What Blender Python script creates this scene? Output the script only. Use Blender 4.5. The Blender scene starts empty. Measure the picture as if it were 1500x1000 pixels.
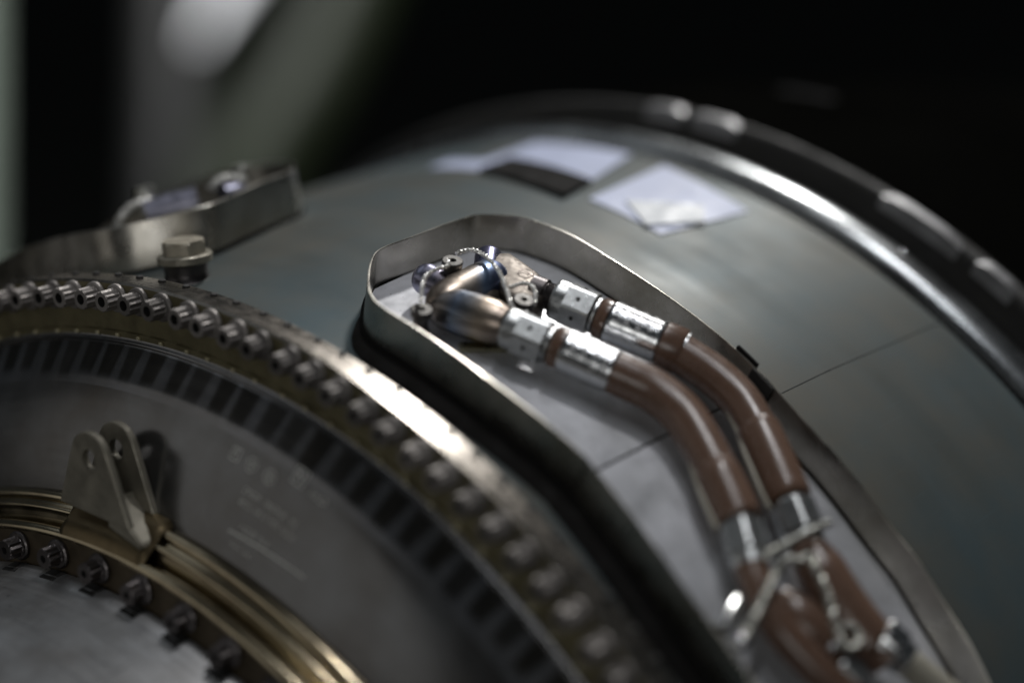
import bpy, bmesh, math, random
from math import sin, cos, pi, radians, atan2, hypot
from mathutils import Vector, Matrix, Quaternion
random.seed(7)
sc = bpy.context.scene
C = sc.collection
S = 0.4                       # metres per model unit (one unit = bolt circle radius)

# ------------------------------------------------------------------ camera
CR = Vector((0.66069, -0.75059, -0.00983)).normalized()
w = (1.73339632, -0.79103453, 0.57374249); T = Vector((-0.38212996, 0.91444746, 3.0164363))
ang = Vector(w).length
RM = Matrix.Rotation(ang, 3, Vector(w))          # engine axes -> lens axes (y down, z forward)
CAM = -(RM.transposed() @ T)
FPX = 1500 * 85 / 36
cd = bpy.data.cameras.new('camera'); cam = bpy.data.objects.new('camera', cd); C.objects.link(cam)
cd.lens = 85; cd.sensor_width = 36; cd.clip_start = 0.02; cd.clip_end = 200
mw = Matrix((RM.row[0], -RM.row[1], -RM.row[2])).transposed().to_4x4()
mw.translation = CAM * S
cam.matrix_world = mw
cd.dof.use_dof = True; cd.dof.focus_distance = 1.105; cd.dof.aperture_fstop = 1.6
sc.camera = cam

# ------------------------------------------------------------------ world, lamps, exposure
W = bpy.data.worlds.new('World'); sc.world = W; W.use_nodes = True
nt = W.node_tree; bg = nt.nodes['Background']
bg.inputs['Color'].default_value = (0.80, 0.92, 1.0, 1); bg.inputs['Strength'].default_value = 0.022
sc.view_settings.view_transform = 'Standard'; sc.view_settings.look = 'None'
sc.view_settings.exposure = 0.15; sc.view_settings.gamma = 1.0
sc.render.engine = 'CYCLES'
sc.cycles.use_denoising = True
sc.cycles.max_bounces = 6
try: sc.cycles.sample_clamp_indirect = 4.0
except Exception: pass
def area(name, d, dist, size, power, col, target=(0.08, -0.12, 0.38), size_y=None):
    l = bpy.data.lights.new(name, 'AREA'); l.energy = power; l.color = col; l.shape = 'ELLIPSE' if size_y else 'DISK'; l.size = size
    if size_y: l.size_y = size_y
    o = bpy.data.objects.new(name, l); C.objects.link(o)
    d = Vector(d).normalized(); o.location = Vector(target) + d * dist
    o.rotation_euler = (-d).to_track_quat('-Z', 'Y').to_euler(); return o
area('key_lamp', (0.68, 0.28, 0.68), 4.0, 0.34, 80, (1.0, 0.98, 0.95))
o = area('overhead_tube_lamp', (-0.06, -0.17, 0.98), 3.2, 1.7, 14, (0.95, 0.97, 1.0), size_y=0.14)
o.data.shape = 'RECTANGLE'; o.rotation_euler = (Matrix(((.93, -.37, 0), (.37, .93, 0), (0, 0, 1))).to_4x4()).to_euler()
area('overhead_lamp', (0.20, -0.08, 0.97), 3.4, 0.24, 20, (1.0, 0.99, 1.0))
area('lip_fill', (-0.06, 0.66, 0.74), 4.0, 3.8, 5.5, (0.88, 0.94, 1.0), size_y=2.2)  # added unseen fill, gives the polished lip something to reflect
area('side_fill', (-0.80, 0.58, 0.18), 4.0, 3.4, 7, (1.0, 0.97, 0.92))  # unseen fill put in to lift the casing cone
area('front_fill', (-0.75, -0.50, 0.20), 4.0, 1.6, 15, (1.0, 0.99, 0.96))  # unseen fill added to brighten fence and bracket faces

# ------------------------------------------------------------------ model-space geometry helpers
PXs = [-.5, .045, .08, .3, .55, .79, .84, 1.4]
PRs = [.985, .986, .990, 1.017, 1.038, 1.043, 1.044, 1.05]
def interp(x, X, Y):
    if x <= X[0]: return Y[0]
    for i in range(1, len(X)):
        if x <= X[i]:
            a = (x - X[i-1]) / (X[i] - X[i-1]); return Y[i-1] + a * (Y[i] - Y[i-1])
    return Y[-1]
def sk(x): return interp(x, PXs, PRs)
CX = [-.5, -.0905, -.088, -.080, -.065, -.050, -.035, -.008, 1]; CRr = [.775, .775, .785, .815, .855, .8865, .9105, .9455, .953]   # front cone
def cone(x): return interp(x, CX, CRr)
def V(x, th, r): return Vector((x, r * sin(th), r * cos(th)))
def er(th): return Vector((0, sin(th), cos(th)))
def et(th): return Vector((0, cos(th), -sin(th)))
EX = Vector((1, 0, 0))
def hit(px, py, off=0.0, prof=sk, s0=2.0, s1=4.4):
    """point of the surface prof(x)+off met by a sight line: (x, theta)"""
    d = RM.transposed() @ Vector(((px - 750) / FPX, (py - 500) / FPX, 1.0))
    def g(s):
        P = CAM + s * d; return hypot(P.y, P.z) - prof(P.x) - off
    s = s0; n = 600; ds = (s1 - s0) / n; a = g(s)
    for i in range(n):
        b = g(s + ds)
        if a > 0 >= b:
            lo, hi = s, s + ds
            for _ in range(25):
                m = (lo + hi) / 2
                if g(m) > 0: lo = m
                else: hi = m
            P = CAM + lo * d; return P.x, atan2(P.y, P.z)
        s += ds; a = b
    raise ValueError('no hit %r' % ((px, py, off),))
def at(px, py, off=0.0):
    x, th = hit(px, py, off); return V(x, th, sk(x) + off)

ORI = {}
def obj(name, bm, mats, parent=None, smooth=True, label=None, angle=40, **kw):
    me = bpy.data.meshes.new(name)
    bm.normal_update()
    co = [v.co for v in bm.verts]
    c = Vector([(min(p[k] for p in co) + max(p[k] for p in co)) / 2 for k in range(3)])
    for v in bm.verts: v.co = (v.co - c) * S
    bmesh.ops.recalc_face_normals(bm, faces=bm.faces[:]) if kw.pop('recalc', True) else None
    if smooth:
        for f in bm.faces: f.smooth = True
        for e in bm.edges:
            if len(e.link_faces) == 2 and e.calc_face_angle(0) > radians(angle): e.smooth = False
    bm.to_mesh(me); bm.free()
    for m in (mats if isinstance(mats, (list, tuple)) else [mats]): me.materials.append(m)
    o = bpy.data.objects.new(name, me); C.objects.link(o)
    c = c * S
    if parent: o.parent = parent; o.location = c - ORI[parent.name]
    else: o.location = c
    ORI[o.name] = c
    if label: o['label'] = label
    for k, v in kw.items(): o[k] = v
    return o
def thing(name, loc, label, category, group=None):
    o = bpy.data.objects.new(name, None); C.objects.link(o); o.empty_display_size = 0.01
    o.location = loc * S; ORI[o.name] = loc * S; o['label'] = label; o['category'] = category
    if group: o['group'] = group
    return o
def tag(o, label, category, group=None):
    o['label'] = label; o['category'] = category
    if group: o['group'] = group
    return o

def loft(bm, rings, closed=True, cap0=False, cap1=False, mat=0, uvf=None):
    uv = bm.loops.layers.uv.verify() if uvf else None
    vs = [[bm.verts.new(p) for p in r] for r in rings]
    n = len(rings[0])
    for i in range(len(vs) - 1):
        for j in range(n if closed else n - 1):
            k = (j + 1) % n
            f = bm.faces.new((vs[i][j], vs[i][k], vs[i+1][k], vs[i+1][j])); f.material_index = mat
            if uvf:
                for l, (a, b) in zip(f.loops, ((i, j), (i, j+1), (i+1, j+1), (i+1, j))): l[uv].uv = uvf(a, b)
    if cap0: f = bm.faces.new(vs[0]); f.material_index = mat
    if cap1: f = bm.faces.new(vs[-1]); f.material_index = mat
    return vs
def smoothprof(pr, it=1):
    return pr
def lathe(prof, n=720, th0=-pi, th1=pi, bm=None, mat=0):
    """sheet of revolution about the engine axis; prof = [(x, r)]"""
    bm = bm or bmesh.new()
    L = [0]
    for a, b in zip(prof, prof[1:]): L.append(L[-1] + hypot(a[0]-b[0], a[1]-b[1]))
    full = abs(th1 - th0 - 2 * pi) < 1e-6
    m = n if full else n + 1
    rings = [[V(x, th0 + (th1 - th0) * j / n, r) for j in range(m)] for x, r in prof]
    loft(bm, rings, closed=full, mat=mat, uvf=lambda i, j: ((th1 - th0) * j / n, L[i]))
    return bm
def frame_for(d, up=None):
    d = d.normalized(); up = up or Vector((0, 0, 1))
    if abs(d.dot(up)) > .95: up = EX
    u = up - d * up.dot(d); u.normalize(); return d, u, d.cross(u)
def rev(o, d, prof, n=24, mod=None, bm=None, mat=0, up=None, cap=True):
    """body of revolution: axis from o along d, prof = [(s, r)] or [(s, r, k)] with k using mod(angle)"""
    bm = bm or bmesh.new(); d, u, v = frame_for(d, up)
    rings = []
    for q in prof:
        s, r = q[0], q[1]; k = len(q) > 2 and q[2]
        rings.append([o + d * s + (u * cos(a) + v * sin(a)) * (r * (mod(a) if k else 1)) for a in [2*pi*j/n for j in range(n)]])
    loft(bm, rings, True, cap, cap, mat); return bm
def hexmod(a):   # unit across-corner hexagon
    a = (a + pi/6) % (pi/3) - pi/6; return cos(pi/6) / cos(a)
def star(a): return 1.0 if round(a / (2*pi/24)) % 2 == 0 else 0.86
def catmull(P, n=8, closed=False):
    out = []; m = len(P)
    for i in range(m if closed else m - 1):
        p1, p2 = P[i], P[(i+1) % m]
        p0 = P[(i-1) % m] if closed or i > 0 else p1 + (p1 - p2)
        p3 = P[(i+2) % m] if closed or i + 2 < m else p2 + (p2 - p1)
        for k in range(n):
            t = k / n
            out.append(0.5 * ((2*p1) + (p2-p0)*t + (2*p0-5*p1+4*p2-p3)*t*t + (3*p1-p0-3*p2+p3)*t**3))
    if not closed: out.append(P[-1].copy())
    return out
def tube(path, r, n=16, bm=None, mat=0, cap=True, oval=None):
    """swept tube, r a number or one number per path point"""
    bm = bm or bmesh.new(); m = len(path)
    R_ = r if isinstance(r, (list, tuple)) else [r] * m
    t = [(path[min(i+1, m-1)] - path[max(i-1, 0)]).normalized() for i in range(m)]
    _, u, _ = frame_for(t[0]); rings = []
    for i in range(m):
        if i: u = t[i-1].rotation_difference(t[i]) @ u
        u = (u - t[i] * u.dot(t[i])).normalized(); v = t[i].cross(u)
        rings.append([path[i] + (u * cos(a) + v * sin(a)) * R_[i] for a in [2*pi*j/n for j in range(n)]])
    loft(bm, rings, True, cap, cap, mat); return bm
def twisted(path, r, pitch, bm=None, n=8, strands=2):
    """two wires wound round each other along a path"""
    bm = bm or bmesh.new()
    fine = []
    for a, b in zip(path, path[1:]):
        k = max(1, int((b - a).length / (pitch / 9)))
        fine += [a.lerp(b, j / k) for j in range(k)]
    fine.append(path[-1]); m = len(fine)
    t = [(fine[min(i+1, m-1)] - fine[max(i-1, 0)]).normalized() for i in range(m)]
    _, u, _ = frame_for(t[0]); L = 0; us = []; ls = []
    for i in range(m):
        if i: u = t[i-1].rotation_difference(t[i]) @ u; L += (fine[i] - fine[i-1]).length
        u = (u - t[i] * u.dot(t[i])).normalized(); us.append(u.copy()); ls.append(L)
    for s in range(strands):
        pts = []
        for i in range(m):
            a = 2*pi*ls[i]/pitch + s*2*pi/strands
            pts.append(fine[i] + (us[i]*cos(a) + t[i].cross(us[i])*sin(a)) * r * .95)
        tube(pts, r, n, bm)
    return bm
def prism(o, ex, ey, ez, poly, depth, bm=None, mat=0, bevel=0.0, holes=None, seg=2):
    """polygon (in ex, ey) extruded along ez"""
    own = bmesh.new()
    a = [own.verts.new(o + ex*p[0] + ey*p[1]) for p in poly]
    f = own.faces.new(a)
    r = bmesh.ops.extrude_face_region(own, geom=[f])
    bmesh.ops.translate(own, verts=[v for v in r['geom'] if isinstance(v, bmesh.types.BMVert)], vec=ez * depth)
    if bevel: bmesh.ops.bevel(own, geom=own.edges[:], offset=bevel, segments=seg, affect='EDGES', clamp_overlap=True)
    for g in own.faces: g.material_index = mat
    if bm is None: return own
    me = bpy.data.meshes.new('tmp'); own.to_mesh(me); own.free(); bm.from_mesh(me); bpy.data.meshes.remove(me)
    return bm
def rect(a, b): return [(-a, -b), (a, -b), (a, b), (-a, b)]
def text_polys(s, size):
    """flat mesh of a word in its own plane: verts, faces"""
    cu = bpy.data.curves.new('t', 'FONT'); cu.body = s; cu.size = size; cu.align_x = 'CENTER'; cu.align_y = 'CENTER'; cu.resolution_u = 2
    o = bpy.data.objects.new('t', cu); C.objects.link(o)
    bpy.context.view_layer.update()
    me = bpy.data.meshes.new_from_object(o.evaluated_get(bpy.context.evaluated_depsgraph_get()))
    vs = [v.co.copy() for v in me.vertices]; fs = [tuple(f.vertices) for f in me.polygons]
    bpy.data.objects.remove(o); bpy.data.curves.remove(cu); bpy.data.meshes.remove(me)
    return vs, fs
def text_on(s, size, fn, bm=None, mat=0):
    """word mapped by fn(u, v) -> point"""
    bm = bm or bmesh.new(); vs, fs = text_polys(s, size)
    b = [bm.verts.new(fn(v.x, v.y)) for v in vs]
    for f in fs:
        try: g = bm.faces.new([b[i] for i in f]); g.material_index = mat
        except ValueError: pass
    return bm

# ------------------------------------------------------------------ materials
def mat(name, base, metal=1.0, rough=0.4, var=0.25, var_scale=40, tint=None, rvar=0.12, bump=0.0, bump_scale=400,
        streak=None, spots=None, spec=0.5, aniso=0.0, coat=0.0, scratches=0.0):
    m = bpy.data.materials.new(name); m.use_nodes = True; nt = m.node_tree; N = nt.nodes; K = nt.links
    b = N['Principled BSDF']; b.inputs['Metallic'].default_value = metal; b.inputs['Roughness'].default_value = rough
    b.inputs['Specular IOR Level'].default_value = spec
    if coat: b.inputs['Coat Weight'].default_value = coat; b.inputs['Coat Roughness'].default_value = 0.25
    tc = N.new('ShaderNodeTexCoord'); co = tc.outputs['Object']
    n1 = N.new('ShaderNodeTexNoise'); n1.inputs['Scale'].default_value = var_scale; n1.inputs['Detail'].default_value = 6; n1.inputs['Roughness'].default_value = 0.6
    K.new(co, n1.inputs['Vector'])
    ramp = N.new('ShaderNodeValToRGB'); ramp.color_ramp.elements[0].position = 0.33; ramp.color_ramp.elements[1].position = 0.68
    c0 = tint if tint else tuple(c * (1 - var) for c in base)
    c1 = tuple(min(1, c * (1 + var * .5)) for c in base)
    ramp.color_ramp.elements[0].color = (*c0, 1); ramp.color_ramp.elements[1].color = (*c1, 1)
    K.new(n1.outputs['Fac'], ramp.inputs['Fac']); col = ramp.outputs['Color']
    n2 = N.new('ShaderNodeTexNoise'); n2.inputs['Scale'].default_value = var_scale * 3.1; n2.inputs['Detail'].default_value = 8
    K.new(co, n2.inputs['Vector']); rsrc = n2.outputs['Fac']
    if streak:
        mp = N.new('ShaderNodeMapping'); mp.inputs['Scale'].default_value = streak
        K.new(tc.outputs['UV'], mp.inputs['Vector'])
        n3 = N.new('ShaderNodeTexNoise'); n3.inputs['Scale'].default_value = 1.0; n3.inputs['Detail'].default_value = 5
        K.new(mp.outputs['Vector'], n3.inputs['Vector'])
        mx = N.new('ShaderNodeMix'); mx.data_type = 'FLOAT'; mx.inputs[0].default_value = 0.55
        K.new(rsrc, mx.inputs[2]); K.new(n3.outputs['Fac'], mx.inputs[3]); rsrc = mx.outputs[0]
    mr = N.new('ShaderNodeMapRange'); mr.inputs['From Min'].default_value = 0.3; mr.inputs['From Max'].default_value = 0.7
    mr.inputs['To Min'].default_value = max(0.03, rough - rvar); mr.inputs['To Max'].default_value = min(1, rough + rvar)
    K.new(rsrc, mr.inputs['Value']); K.new(mr.outputs['Result'], b.inputs['Roughness'])
    if spots:   # dark specks of dirt
        n4 = N.new('ShaderNodeTexNoise'); n4.inputs['Scale'].default_value = spots[0]; n4.inputs['Detail'].default_value = 3
        K.new(co, n4.inputs['Vector'])
        r4 = N.new('ShaderNodeMapRange'); r4.inputs['From Min'].default_value = spots[1]; r4.inputs['From Max'].default_value = spots[1] + .06
        K.new(n4.outputs['Fac'], r4.inputs['Value'])
        mc = N.new('ShaderNodeMix'); mc.data_type = 'RGBA'; K.new(r4.outputs['Result'], mc.inputs[0])
        K.new(col, mc.inputs[6]); mc.inputs[7].default_value = (*[c * .25 for c in base], 1); col = mc.outputs[2]
    if scratches:
        mp = N.new('ShaderNodeMapping'); mp.inputs['Scale'].default_value = (30, 900, 200); mp.inputs['Rotation'].default_value = (.4, .3, .9)
        K.new(co, mp.inputs['Vector'])
        n5 = N.new('ShaderNodeTexNoise'); n5.inputs['Scale'].default_value = 1; n5.inputs['Detail'].default_value = 2
        K.new(mp.outputs['Vector'], n5.inputs['Vector'])
        r5 = N.new('ShaderNodeMapRange'); r5.inputs['From Min'].default_value = .66; r5.inputs['From Max'].default_value = .72
        K.new(n5.outputs['Fac'], r5.inputs['Value'])
        mc = N.new('ShaderNodeMix'); mc.data_type = 'RGBA'; 
        ml = N.new('ShaderNodeMath'); ml.operation = 'MULTIPLY'; ml.inputs[1].default_value = scratches
        K.new(r5.outputs['Result'], ml.inputs[0]); K.new(ml.outputs[0], mc.inputs[0])
        K.new(col, mc.inputs[6]); mc.inputs[7].default_value = (*[min(1, c * 2.2) for c in base], 1); col = mc.outputs[2]
    K.new(col, b.inputs['Base Color'])
    if bump:
        n6 = N.new('ShaderNodeTexNoise'); n6.inputs['Scale'].default_value = bump_scale; n6.inputs['Detail'].default_value = 4
        K.new(co, n6.inputs['Vector'])
        bp = N.new('ShaderNodeBump'); bp.inputs['Strength'].default_value = bump; bp.inputs['Distance'].default_value = 0.0005
        K.new(n6.outputs['Fac'], bp.inputs['Height']); K.new(bp.outputs['Normal'], b.inputs['Normal'])
    if aniso:
        b.inputs['Anisotropic'].default_value = aniso
        tg = N.new('ShaderNodeTangent'); tg.direction_type = 'UV_MAP'; K.new(tg.outputs[0], b.inputs['Tangent'])
    return m
M = {}
M['skin'] = mat('skin_metal', (.046, .074, .086), .24, .50, .2, 7.5, tint=(.096, .090, .073), spec=.22, streak=(3, 14, 1), bump=.03, bump_scale=900, scratches=.08, rvar=.1)
M['rim'] = mat('flange_metal', (.235, .215, .19), 1, .27, .3, 60, streak=(4, 900, 1))
M['face'] = mat('flange_face_metal', (.17, .15, .085), .6, .5, .3, 80, bump=.05)
M['pocket'] = mat('dark_pocket_metal', (.085, .085, .088), .85, .27, .4, 40, tint=(.07, .065, .05))
M['lip'] = mat('polished_lip_metal', (.22, .225, .24), .9, .22, .4, 14, tint=(.18, .175, .17), streak=(8, 120, 1), rvar=.05)
M['cone'] = mat('casing_metal', (.165, .168, .172), .9, .22, .45, 14, tint=(.12, .11, .10), streak=(8, 120, 1), rvar=.05, scratches=.15)
M['gold'] = mat('heat_tinted_metal', (.46, .40, .28), 1, .18, .3, 30, tint=(.27, .22, .15), streak=(5, 1200, 1), rvar=.07)
M['brown_face'] = mat('brown_oxide_metal', (.09, .07, .045), .6, .5, .3, 60)
M['inner'] = mat('inner_case_metal', (.42, .43, .44), .9, .40, .35, 16, tint=(.26, .25, .24), streak=(6, 150, 1), rvar=.1, scratches=.3, spots=(260, .70))
M['bolt'] = mat('bolt_metal', (.21, .195, .185), .6, .56, .2, 300, bump=.1, bump_scale=1500)
M['bolt_dark'] = mat('dark_bolt_metal', (.12, .11, .11), 1, .38, .2, 300, bump=.1, bump_scale=1500)
M['dark'] = mat('dark_recess', (.015, .014, .013), 0, .7, .2, 200)
M['fence'] = mat('sheet_steel', (.54, .52, .48), 1, .30, .3, 22, tint=(.33, .31, .26), rvar=.08, bump=.02, bump_scale=500, spots=(300, .72))
M['tray'] = mat('tray_metal', (.62, .63, .67), .35, .42, .2, 26, tint=(.46, .47, .49), bump=.03, spots=(420, .68))
M['hose'] = mat('brown_rubber', (.132, .078, .054), 0, .28, .12, 60, rvar=.05, spec=.6, bump=.02, bump_scale=800)
M['ferrule'] = mat('ferrule_metal', (.62, .63, .64), 1, .22, .2, 120, rvar=.08, bump=.06, bump_scale=1600)
M['nut'] = mat('nut_metal', (.46, .47, .47), 1, .34, .2, 200, rvar=.08, bump=.12, bump_scale=1200)
M['union'] = mat('cast_metal', (.17, .15, .13), .9, .46, .3, 140, bump=.25, bump_scale=1800)
M['bracket'] = mat('bracket_metal', (.29, .27, .22), .6, .45, .25, 90, bump=.15, bump_scale=1600)
M['wire'] = mat('lockwire_metal', (.80, .79, .76), .6, .3, .1, 300)
M['wire_dull'] = mat('dull_wire_metal', (.50, .50, .46), 1, .40, .2, 300)
M['band'] = mat('band_metal', (.36, .38, .39), 1, .26, .4, 14, streak=(4, 500, 1), rvar=.06, tint=(.15, .155, .16))
M['dark_metal'] = mat('dark_band_metal', (.020, .0195, .018), .2, .6, .4, 12)
M['patch'] = mat('white_patch', (.47, .52, .70), 0, .5, .1, 30, rvar=.1)
M['smear'] = mat('yellow_smear', (.20, .21, .05), .2, .5, .6, 60, tint=(.10, .12, .10))
M['glare_white'] = mat('glare_white_patch', (.90, .93, .96), 0, .2, .05, 30)
M['black'] = mat('black_rubber_and_shade', (.006, .0055, .005), 0, .8, .2, 30, spec=.12)
M['glintm'] = mat('glint_pad_metal', (.75, .70, .52), .7, .3, .1, 300)
M['hexm'] = mat('pale_bolt_metal', (.46, .42, .34), .6, .42, .15, 200)
M['clip'] = mat('clip_metal', (.24, .24, .245), .7, .5, .3, 60)
M['cap'] = mat('plug_metal', (.075, .072, .068), .9, .45, .2, 200)
M['print'] = mat('etched_marks', (.42, .42, .39), 0, .6, .1, 100)
M['mark'] = mat('peened_marks', (.90, .90, .90), .2, .4, .05, 100)
M['seam'] = mat('cream_seam', (.36, .34, .28), 0, .4, .1, 100)
M['relief'] = mat('relief_marks', (.12, .10, .09), 1, .5, .1, 100)
for key in ('bolt', 'bolt_dark'):
    nt = M[key].node_tree; b_ = nt.nodes['Principled BSDF']; src = b_.inputs['Base Color'].links[0].from_socket
    oi = nt.nodes.new('ShaderNodeObjectInfo'); hs = nt.nodes.new('ShaderNodeHueSaturation'); mr_ = nt.nodes.new('ShaderNodeMapRange')
    mr_.inputs['To Min'].default_value = .65; mr_.inputs['To Max'].default_value = 1.35
    nt.links.new(oi.outputs['Random'], mr_.inputs['Value']); nt.links.new(mr_.outputs['Result'], hs.inputs['Value'])
    nt.links.new(src, hs.inputs['Color']); nt.links.new(hs.outputs['Color'], b_.inputs['Base Color'])
def heat(name, stops, axis, lo, hi, rough=.27):
    """metal whose oxide colour changes along one object axis (heat tint)"""
    m = mat(name, (.4, .36, .32), 1, rough, .2, 140, rvar=.05, bump=.05, bump_scale=900); nt = m.node_tree; N = nt.nodes; K = nt.links
    tc = N.new('ShaderNodeTexCoord'); dp = N.new('ShaderNodeVectorMath'); dp.operation = 'DOT_PRODUCT'; dp.inputs[1].default_value = axis
    K.new(tc.outputs['Object'], dp.inputs[0])
    nz = N.new('ShaderNodeTexNoise'); nz.inputs['Scale'].default_value = 120; K.new(tc.outputs['Object'], nz.inputs['Vector'])
    ad = N.new('ShaderNodeMath'); ad.operation = 'MULTIPLY_ADD'; ad.inputs[1].default_value = .002; K.new(nz.outputs['Fac'], ad.inputs[0]); K.new(dp.outputs['Value'], ad.inputs[2])
    mr = N.new('ShaderNodeMapRange'); mr.inputs['From Min'].default_value = lo; mr.inputs['From Max'].default_value = hi; K.new(ad.outputs[0], mr.inputs['Value'])
    rp = N.new('ShaderNodeValToRGB'); e = rp.color_ramp.elements
    e[0].position, e[0].color = stops[0][0], (*stops[0][1], 1); e[1].position, e[1].color = stops[-1][0], (*stops[-1][1], 1)
    for p_, c_ in stops[1:-1]: q = e.new(p_); q.color = (*c_, 1)
    K.new(mr.outputs['Result'], rp.inputs['Fac']); K.new(rp.outputs['Color'], N['Principled BSDF'].inputs['Base Color'])
    return m

# ================================================================== SETTING
fl = bmesh.new()
vs = [fl.verts.new(Vector((a * 60, b * 60, -3.4))) for a, b in ((-1, -1), (1, -1), (1, 1), (-1, 1))]; fl.faces.new(vs)
m_floor = mat('floor_paint', (.006, .0065, .005), 0, .75, .3, 1.5, spec=.15)
o = obj('floor', fl, m_floor, smooth=False); o['kind'] = 'structure'

# ================================================================== ENGINE
eng = thing('engine_casing', V(0.3, 0, 0), 'large grey jet engine casing with bolted flanges filling the picture', 'engine')
# skin of the drum
pr = [(.040, .960), (.0402, 1.003), (.046, 1.001), (.056, .996), (.064, .9885)] + [(x, sk(x)) for x in [.0705 + i * (.788 - .0705) / 40 for i in range(0, 41)]]
obj('drum_skin', lathe(pr), M['skin'], eng, recalc=False)
# main flange: front face + rim
face = [(-.003, .948), (-.003, .956), (0.0, .9575), (0.0, 1.0115)]
flange = obj('main_flange', lathe(face + [(.0025, 1.014), (.0375, 1.0130), (.040, 1.011), (.040, .975)]), [M['face'], M['rim']], eng, recalc=False, angle=30)
for p_ in flange.data.polygons:
    c_ = p_.center * 1
    wx = (c_.x + ORI[flange.name].x) / S
    if wx > .0008: p_.material_index = 1
# front casing cone
seen = [0.2862, 0.2463, 0.1998, 0.1606, 0.1197, 0.0815, 0.0425, 0.0014, -0.0449, -0.081, -0.1249, -0.1625, -0.2088, -0.2458, -0.2865, -0.3297, -0.3689, -0.4114, -0.4511, -0.4926, -0.5328, -0.5734, -0.6145, -0.653, -0.696, -0.7323]
ths = [seen[0] + .0408 * k for k in range(12, 0, -1)] + seen + [seen[-1] - .0408 * k for k in range(1, 20)]
pre = [(-.003, .950), (-.0045, .9462), (-.008, .9445)]
lipx = [-.008 - .033 * k / 22 for k in range(23)]
prc = [(x, cone(x)) for x in [lipx[-1]] + [-.046, -.052, -.058, -.065, -.072, -.080, -.084, -.088]] + [(-.0905, .77)]
conep = obj('casing_cone', lathe(prc), M['cone'], eng, recalc=False, angle=60)
# polished lip; dark bolt reflections painted as streaks in a colour attribute
def ss(a, b, x):
    t = min(1, max(0, (x - a) / (b - a))); return t * t * (3 - 2 * t)
bl_ = bmesh.new(); tg_ = []
for a_, b_ in zip(ths, ths[1:]):
    tg_ += [a_ + (b_ - a_) * k / 16 for k in range(16)]
tg_.append(ths[-1]); rows = []; msk = []
import bisect
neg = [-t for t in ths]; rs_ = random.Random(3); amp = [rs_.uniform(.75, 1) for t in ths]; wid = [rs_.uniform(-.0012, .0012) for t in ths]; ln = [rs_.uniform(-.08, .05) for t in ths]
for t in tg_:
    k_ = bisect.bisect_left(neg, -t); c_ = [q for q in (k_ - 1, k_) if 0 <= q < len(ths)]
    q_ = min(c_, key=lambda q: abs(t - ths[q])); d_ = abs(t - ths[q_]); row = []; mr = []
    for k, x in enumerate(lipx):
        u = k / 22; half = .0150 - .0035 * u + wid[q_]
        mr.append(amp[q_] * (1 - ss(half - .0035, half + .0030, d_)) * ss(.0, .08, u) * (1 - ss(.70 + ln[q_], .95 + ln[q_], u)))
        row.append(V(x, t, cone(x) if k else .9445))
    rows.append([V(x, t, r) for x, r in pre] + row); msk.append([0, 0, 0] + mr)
ca_ = bl_.loops.layers.float_color.new('bolt_reflection')
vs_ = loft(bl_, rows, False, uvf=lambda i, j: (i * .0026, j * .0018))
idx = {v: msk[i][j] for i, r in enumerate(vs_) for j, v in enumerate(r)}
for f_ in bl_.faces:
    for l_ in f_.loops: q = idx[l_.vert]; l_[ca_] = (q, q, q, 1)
bmesh.ops.reverse_faces(bl_, faces=bl_.faces[:])
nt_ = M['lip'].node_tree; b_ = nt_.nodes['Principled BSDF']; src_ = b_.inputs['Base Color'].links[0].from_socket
at_ = nt_.nodes.new('ShaderNodeAttribute'); at_.attribute_name = 'bolt_reflection'
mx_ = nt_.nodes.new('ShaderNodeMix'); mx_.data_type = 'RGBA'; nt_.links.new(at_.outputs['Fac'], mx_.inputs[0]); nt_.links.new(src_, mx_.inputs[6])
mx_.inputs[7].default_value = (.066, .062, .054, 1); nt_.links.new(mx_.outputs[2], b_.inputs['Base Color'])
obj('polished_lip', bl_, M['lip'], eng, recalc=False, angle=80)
# plain remainder of the lip round the hidden underside
obj('plain_lip', lathe(pre + [(x, cone(x)) for x in lipx[::4]] + [(lipx[-1], cone(lipx[-1]))], n=300, th0=ths[0], th1=ths[-1] + 2 * pi), M['lip'], eng, recalc=False)
# heat tinted clamp ring with three ridges and the bolt face
def bead(x, r, w, n=8, a0=-80, a1=170):
    return [(x - w * sin(radians(a)), r + w * cos(radians(a)) - w) for a in [a0 + (a1 - a0) * i / n for i in range(n + 1)]]
ring_pr = [(-.084, .770)] + bead(-.0935, .7855, .0075, 10, -85, 120) + bead(-.1085, .7735, .0045, 8, -60, 110) + \
          [(-.1135, .764), (-.1145, .750), (-.1185, .7485)] + bead(-.1275, .7565, .0075, 10, -75, 95) + [(-.135, .7475)]
obj('clamp_ring', lathe(ring_pr), M['gold'], eng, recalc=False, angle=60)
obj('inner_flange', lathe([(-.135, .7475), (-.1335, .7475), (-.1335, .700), (-.136, .699)]), M['brown_face'], eng, recalc=False)
# inner case with scallops under every bolt
prI = [(-.1345, .705), (-.137, .708), (-.150, .7075), (-.158, .7045), (-.162, .7035), (-.20, .699), (-.30, .682), (-.45, .66), (-.6, .63), (-.75, .58), (-.8, .5), (-.81, .2)]
obj('inner_case', lathe(prI), M['inner'], eng, recalc=False)
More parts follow.
